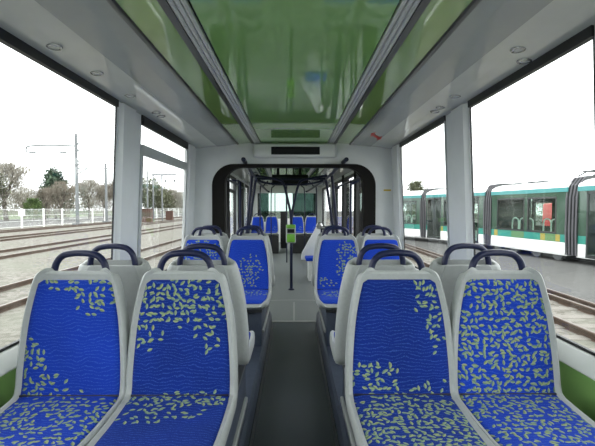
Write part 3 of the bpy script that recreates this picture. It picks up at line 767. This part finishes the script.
for i, (x, y, w, h, l) in enumerate(((-22.2, 60, 1.9, 1.9, 'rust brown slatted cabinet at the foot of the gantry'), (-23.75, 62.5, .7, 1.8, 'narrow rust brown cabinet left of the gantry'), (-21.7, 70, 1.1, 1.5, 'small rust brown cabinet right of the gantry'))):
    t = empty('lineside_cabinet', (x, y, GZ), l, 'cabinet', 'lineside cabinets')
    b = MB(); b.box((x-w/2, y-.4, GZ), (x+w/2, y+.4, GZ+h)); b.build('body', M['brick'], t, smooth=False)
    b = MB(); b.box((x-w/2-.08, y-.48, GZ+h), (x+w/2+.08, y+.48, GZ+h+.1)); b.build('roof', M['brick'], t, smooth=False)
    b = MB()
    k = 0
    while k*.3 < w: b.box((x-w/2+k*.3, y-.46, GZ+.1), (x-w/2+k*.3+.08, y-.40, GZ+h-.05)); k += 1
    b.build('slats', M['rust'], t, smooth=False)

# ------------------------------------------------------------------ trees
def branch(b, p, d, L, r, lev, tips):
    q = p + d*L; mid = p + d*L*.5 + Vector((random.uniform(-.06, .06), random.uniform(-.06, .06), 0))*L
    b.tube([p, mid, q], r, 5 if lev else 7, r*.55, cap=False)
    tips.append((q, d, lev))
    if lev >= 3: return
    for k in range(4 if lev else 6):
        a = random.uniform(0, 2*PI); sp = random.uniform(.35, .75)
        t = random.uniform(.45, 1.); u = Vector((math.cos(a), math.sin(a), 0))
        nd = (d*(1-sp*.4) + u*sp + Vector((0, 0, .22))).normalized()
        branch(b, p + d*L*t, nd, L*random.uniform(.5, .72), r*.5, lev+1, tips)
def tree(x, y, h, w, kind, label, group='trees beyond the tracks', leaves=3600):
    t = empty('tree', (x, y, GZ), label, 'tree', group); base = Vector((x, y, GZ))
    tb = MB(); tips = []
    cm = {'bare': M['twig'], 'pale': M['twig_pale'], 'conifer': M['conifer'], 'green': M['leafgreen'], 'olive': M['olive']}[kind]
    if kind in ('bare', 'pale'):
        branch(tb, base, Vector((0, 0, 1)), h*.38, h*.022, 0, tips)
        top = max(q.z for q, _, _ in tips) - GZ; wid = max(math.hypot(q.x-x, q.y-y) for q, _, _ in tips)
        kz = h*.93/top; kw = (w/2)*.9/wid
        for v in tb.bm.verts: v.co = Vector((x+(v.co.x-x)*kw, y+(v.co.y-y)*kw, GZ+(v.co.z-GZ)*kz))
        tips = [(Vector((x+(q.x-x)*kw, y+(q.y-y)*kw, GZ+(q.z-GZ)*kz)), d, l) for q, d, l in tips]
        tb.build('trunk', M['bark'], t, smooth=False)
        c = MB()
        src = [q for q in tips if q[2] >= 2]
        for j in range(5200):
            q, d, l = random.choice(src)
            p = q + Vector((random.gauss(0, 1), random.gauss(0, 1), random.gauss(0, .9)))*w*.055
            if j % 2:
                a = random.uniform(0, 2*PI); zz = random.random()**.8; f = math.sqrt(max(.1, 1-(2*zz-.9)**2))*math.sqrt(random.random())
                p = base + Vector((math.cos(a)*f*w/2, math.sin(a)*f*w/2, h*(.06+.9*zz)))
            dd = (d + Vector((random.uniform(-.8, .8), random.uniform(-.8, .8), random.uniform(-.1, .9)))).normalized()
            L = random.uniform(.35, .9)*h/9; s = dd.cross(Vector((random.random(), random.random(), random.random()))).normalized()*.042*h/9
            c.quad([p-s, p+s, p+dd*L+s*.3, p+dd*L-s*.3])
        c.build('twigs', cm, t, smooth=False)
    else:
        tb.tube([base, base+Vector((0, 0, h*.7))], h*.022, 7, h*.008); tb.build('trunk', M['bark'], t, smooth=False)
        c = MB()
        lobes = [(random.uniform(0, 2*PI), random.uniform(.1, 1)) for _ in range(26)]
        for _ in range(leaves):
            a, lz = random.choice(lobes)
            if kind == 'conifer':
                f = (1-lz)**.75*.95 + .06; z = h*(.08+.92*lz)
                ctr = Vector((math.cos(a)*w/2*f*.65, math.sin(a)*w/2*f*.65, z)); rad = w*.17*(.4+f)
            else:
                f = math.sqrt(max(.05, 1-(2*lz-1.05)**2)); z = h*(.12+.80*lz)
                ctr = Vector((math.cos(a)*w/2*f*.68, math.sin(a)*w/2*f*.68, z)); rad = w*.17
            p = base + ctr + Vector((random.gauss(0, .6), random.gauss(0, .6), random.gauss(0, .6)))*rad
            if p.z > GZ+h: p.z = GZ+h - random.random()*.3
            if p.z < GZ+.1: p.z = GZ + .1 + random.random()*.4
            u = Vector((random.gauss(0, 1), random.gauss(0, 1), random.gauss(0, 1))).normalized(); v = u.cross(Vector((.3, .5, .8))).normalized()
            s = h*.030*random.uniform(.6, 1.3)
            c.quad([p-u*s, p+v*s*.55, p+u*s, p-v*s*.55])
        c.build('foliage', cm, t, smooth=False)
def at(u, Y): return (u-294)*Y/400
tree(at(8, 66), 66, 9.6, 8.5, 'pale', 'bare pale tree at the left edge of the near window')
tree(at(-14, 60), 60, 8.5, 6, 'olive', 'olive bushy tree cut by the left edge of the near window')
tree(at(57, 78), 78, 9.9, 6.6, 'conifer', 'dark evergreen tree behind the brown shrubs, left of the armed mast')
tree(at(35, 62), 62, 3.6, 2.6, 'green', 'small bright green bush just behind the white fence')
tree(at(46, 70), 70, 5.6, 5.5, 'bare', 'low brown bare tree before the evergreen, its left neighbour')
tree(at(62, 68), 68, 6.6, 5.5, 'bare', 'brown bare tree before the evergreen, beside the armed mast')
tree(at(26, 90), 90, 6.8, 9, 'pale', 'faint pale bare tree between the left edge tree and the evergreen')
tree(at(90, 80), 80, 7.8, 7, 'pale', 'pale bare tree right of the armed mast')
tree(at(105, 84), 84, 7.0, 7, 'bare', 'brown bare tree next to the left pillar')
tree(at(122, 86), 86, 8.2, 8, 'bare', 'brown bare tree hidden in part by the left pillar')
tree(at(148, 92), 92, 9.0, 7, 'olive', 'olive tree at the left side of the hopper window')
tree(at(160, 100), 100, 7.5, 7, 'olive', 'olive tree behind the gantry in the hopper window')
tree(at(174, 119), 119, 7.6, 7, 'pale', 'pale bare tree right of the gantry')
tree(at(186, 132), 132, 7.4, 8, 'olive', 'olive tree at the right side of the hopper window')
tree(at(417, 72), 72, 6.9, 4.6, 'olive', 'round green tree rising behind the tram in the right rear window')
for k in range(9):
    Y = 118 + 15*(k % 3); u = -30 + 27*k
    tree(at(u, Y), Y, 6.6 + (k*37 % 10)*.2, 12.5, 'bare' if k % 2 else 'olive', 'low %s treeline clump on the horizon, %s' % ('brown' if k % 2 else 'olive', ['left of all', 'far left', 'behind the bright bush', 'behind the armed mast', 'right of the armed mast', 'behind the left pillar', 'behind the gantry', 'right of the gantry', 'by the gangway wall'][k]), 'low treeline on the horizon')
for k, (u, Y) in enumerate(((430, 60), (470, 56), (510, 52), (552, 47))):
    tree(at(u, Y), Y, 2.9, 6.5, 'olive', 'low green bush seen through the tram windows, %s' % ['farthest from us', 'third from us', 'second from us', 'nearest to us'][k], 'bushes behind the tram')

# ------------------------------------------------------------------ the tram on the right
P0, P1, P2, P3, P4 = Vector((11.25, 9.7)), Vector((10.4, 14.85)), Vector((9.6, 19.7)), Vector((7.93, 24.4)), Vector((5.6, 28.9))
tr = empty('tram', (10.9, 19, GZ), 'white and teal articulated tram with dark green glazing, standing beyond the right windows', 'tram')
class TB(MB):
    def setm(s, P, Q):
        d = (Q-P); s.L = d.length; d.normalize(); nrm = Vector((-d.y, d.x))
        if nrm.x < 0: nrm = -nrm
        s.P, s.d, s.n = P, d, nrm; return s
    def done(s, name, mat, parent, **kw):
        for v in s.bm.verts:
            c = v.co; q = s.P + s.d*c.x + s.n*c.y; v.co = Vector((q.x, q.y, GZ+c.z))
        return s.build(name, mat, parent, **kw)
W = 2.3
def module(P, Q, wins, doors, notices):
    """P is the end farther from us; x runs towards us along the near side"""
    L = (Q-P).length; e = .22
    mk = lambda: TB().setm(P, Q)
    doors = [(a*L, c*L) for a, c in doors]; wins = [(a*L, c*L) for a, c in wins]
    cuts = sorted(doors); solid = []; x = e
    for a, c in cuts: solid.append((x, a)); x = c
    solid.append((x, L-e))
    b = mk()
    for y0, y1 in ((0, .06), (W-.06, W)):
        for a, c in (solid if y0 == 0 else [(e, L-e)]): b.box((a, y0, .30), (c, y1, .78))
    b.box((e, 0, .28), (L-e, W, .36))
    # rounded roof
    rf = [(y, z) for y, z in ((-.01, 2.88), (.06, 3.0), (.25, 3.12), (.6, 3.2), (W-.6, 3.2), (W-.25, 3.12), (W-.06, 3.0), (W+.01, 2.88))]
    b.loft([[(e, y, z) for y, z in rf], [(L-e, y, z) for y, z in rf]])
    body = b.done('body', M['t_white'], tr, smooth=False)
    b = mk(); b.box((e, -.02, 2.72), (L-e, .05, 2.89)); b.done('cornice', M['t_cyan'], body, smooth=False)
    b = mk()
    for a, c in solid: b.box((a, -.006, .78), (c, .06, 1.08))
    b.done('teal_band', M['t_teal'], body, smooth=False)
    # glass cladding with openings
    b = mk(); ops = sorted(wins + doors); x = e
    for a, c in ops: 
        if a > x: b.box((x, -.004, 1.08), (a, .05, 2.72))
        x = c
    if x < L-e: b.box((x, -.004, 1.08), (L-e, .05, 2.72))
    for a, c in wins: b.box((a, -.004, 2.55), (c, .05, 2.72))
    b.done('glass_cladding', M['t_glass'], body, smooth=False)
    # far side: window band open to the light behind
    b = mk(); b.box((e, W-.05, .78), (L-e, W, 1.25)); b.box((e, W-.05, 2.35), (L-e, W, 2.9))
    k = 0
    while e + k*1.25 < L-e: b.box((e+k*1.25, W-.05, 1.2), (min(L-e, e+k*1.25+.22), W, 2.4)); k += 1
    b.done('far_side', M['t_glass'], body, smooth=False)
    for a, c in wins:
        b = mk(); f = .06
        for q in ((a, a+f, 1.08, 2.55), (c-f, c, 1.08, 2.55), (a, c, 2.48, 2.55), (a, c, 1.08, 1.16)): b.box((q[0], -.012, q[2]), (q[1], .05, q[3]))
        wo = b.done('window', M['t_frame'], body, smooth=False)
        b = mk(); b.box((a+f, .01, 1.16), (c-f, .018, 2.48)); b.done('pane', M['t_pane'], wo, smooth=False)
    for a, c in doors:
        b = mk(); f = .07; m = (a+c)/2
        for q in ((a, a+f, .36, 2.72), (c-f, c, .36, 2.72), (m-.04, m+.04, .36, 2.72), (a, c, 2.6, 2.72), (a, c, .30, .42)): b.box((q[0], -.012, q[2]), (q[1], .05, q[3]))
        do = b.done('door', M['t_frame'], body, smooth=False)
        b = mk(); b.box((a+f, .01, .42), (m-.04, .018, 2.6)); b.box((m+.04, .01, .42), (c-f, .018, 2.6)); b.done('pane', M['t_pane'], do, smooth=False)
    for a, c, mt in notices:
        b = mk(); b.box((a*L, -.012, .79), (c*L, 0, 1.07)); b.done('notice', mt, body, smooth=False)
    # pale seats with loop handles inside, behind the windows
    for a, c in wins:
        for q in (.35, .62, .85):
            x = a + (c-a)*q; b = mk()
            b.tube(catmull([(x-.2, .5, .9), (x-.2, .5, 1.45), (x-.12, .5, 1.62), (x+.1, .5, 1.62), (x+.2, .5, 1.45), (x+.2, .5, .9)], 3), .03, 6)
            b.done('inner_seat', M['t_white'], body, smooth=False)
def bellows(P, d, wd):
    q = TB().setm(P - d*wd/2, P + d*wd/2)
    n = 7
    sec = [(-.02, .32), (-.05, 1.2), (-.04, 2.5), (.04, 2.95), (.3, 3.2), (.7, 3.27), (W-.7, 3.27), (W-.3, 3.2), (W-.04, 2.95), (W+.04, 2.5), (W+.05, 1.2), (W+.02, .32)]
    rings = []
    for i in range(2*n+1):
        k = -.03 if i % 2 else .05
        rings.append([(wd*i/(2*n), (y if abs(y-W/2) < .5 else y + (k if y > W/2 else -k)) + (.03 if y < W/2 else -.03), z + (k if z > 3 else 0)) for y, z in sec])
    q.loft(rings)
    for f in q.bm.faces:
        if int(f.calc_center_median().x/(wd/(2*n))*.5 + .25) % 2: f.material_index = 1  # every other fold coloured dark, standing in for shade between the ribs
    return q.done('bellows', [M['t_bellow'], M['t_frame']], tr, smooth=False)
module(P1, P0, [(.42, .90)], [(.115, .36)], [(.37, .41, M['t_yellow'])])
module(P2, P1, [(.135, .50), (.535, .85)], [], [(.10, .15, M['t_yellow']), (.34, .50, M['t_lgreen']), (.69, .74, M['t_yellow']), (.74, .84, M['t_lgreen']), (.845, .89, M['t_yellow'])])
module(P3, P2, [(.36, .68)], [(.07, .31), (.73, .88)], [(.32, .35, M['t_yellow'])])
module(P4, P3, [(.12, .48), (.52, .88)], [], [])
for P, A, B in ((P1, P2, P0), (P2, P3, P1), (P3, P4, P2)):
    bellows(P, (B-A).normalized(), .52)
for P, Q, a in ((P2, P1, .2), (P2, P1, .7), (P1, P0, .3), (P3, P2, .5)):
    b = TB().setm(P, Q); L = b.L
    for dx in (-.55, .55):
        b.lathe((a*L+dx, .25, .30), [(.26, 0), (.28, .02), (.28, .1), (.26, .12)], 20, axis='y')
    b.done('bogie_wheels', M['steel'], tr, smooth=False)
    b = TB().setm(P, Q); b.box((a*L-.9, .3, .1), (a*L+.9, 2.0, .34)); b.done('bogie', M['t_frame'], tr, smooth=False)
b = TB().setm(P1, P0); b.tube([(-.5, .7, 3.33), (-.1, .7, 3.48), (.9, .7, 3.52)], .03, 6); b.tube([(-.5, 1.3, 3.33), (-.1, 1.3, 3.48), (.9, 1.3, 3.52)], .03, 6); b.tube([(-.1, .5, 3.48), (-.1, 1.6, 3.48)], .03, 6)
b.done('roof_cable', M['t_frame'], tr)
b = TB().setm(P2, P1)
for x in (1.0, 1.9, 2.5): b.box((x, .55, 3.2), (x+.35, 1.0, 3.26))
b.done('roof_box', M['t_frame'], tr, smooth=False)
rv = empty('red_van', (17.5, 25.5, GZ), 'red van glimpsed through the windows of the tram', 'van')
b = MB(); b.box((16.3, 24, GZ+.35), (19.5, 26.2, GZ+2.4), .15, 2); b.build('body', M['red_van'], rv)
for x in (16.9, 18.9):
    b = MB(); b.lathe((x, 23.95, GZ+.35), [(.3, 0), (.35, .05), (.35, .2), (.3, .22)], 16, axis='y'); b.build('wheel', M['t_frame'], rv)

# ------------------------------------------------------------------ light, camera
wd = bpy.data.worlds.new('overcast'); scene.world = wd; wd.use_nodes = True
nt = wd.node_tree
for n_ in list(nt.nodes): nt.nodes.remove(n_)
bg = nt.nodes.new('ShaderNodeBackground'); ow = nt.nodes.new('ShaderNodeOutputWorld')
tc = nt.nodes.new('ShaderNodeTexCoord'); sp = nt.nodes.new('ShaderNodeSeparateXYZ'); rp = nt.nodes.new('ShaderNodeValToRGB')
nt.links.new(tc.outputs['Generated'], sp.inputs[0]); nt.links.new(sp.outputs[2], rp.inputs[0])
rp.color_ramp.elements[0].position = 0.; rp.color_ramp.elements[0].color = (.95, .98, 1., 1)
rp.color_ramp.elements[1].position = .6; rp.color_ramp.elements[1].color = (1., 1., 1., 1)
nt.links.new(rp.outputs[0], bg.inputs[0]); bg.inputs[1].default_value = 1.5
nt.links.new(bg.outputs[0], ow.inputs[0])

cam = bpy.data.cameras.new('camera'); co = bpy.data.objects.new('camera', cam); COL.objects.link(co)
cam.sensor_width = 36; cam.lens = 36*400/595; cam.clip_start = .05; cam.clip_end = 600
co.location = (0, 0, EYE)
pitch = math.atan(15/400); yaw = math.atan(3.5/400)
co.rotation_euler = (PI/2 - pitch, 0, -yaw)
scene.camera = co
scene.view_settings.view_transform = 'Standard'; scene.view_settings.look = 'None'
scene.view_settings.gamma = 1; scene.view_settings.use_curve_mapping = False
scene.view_settings.exposure = 1.48
scene.cycles.max_bounces = 14; scene.cycles.diffuse_bounces = 7; scene.cycles.glossy_bounces = 5; scene.cycles.transparent_max_bounces = 24
scene.cycles.use_denoising = True
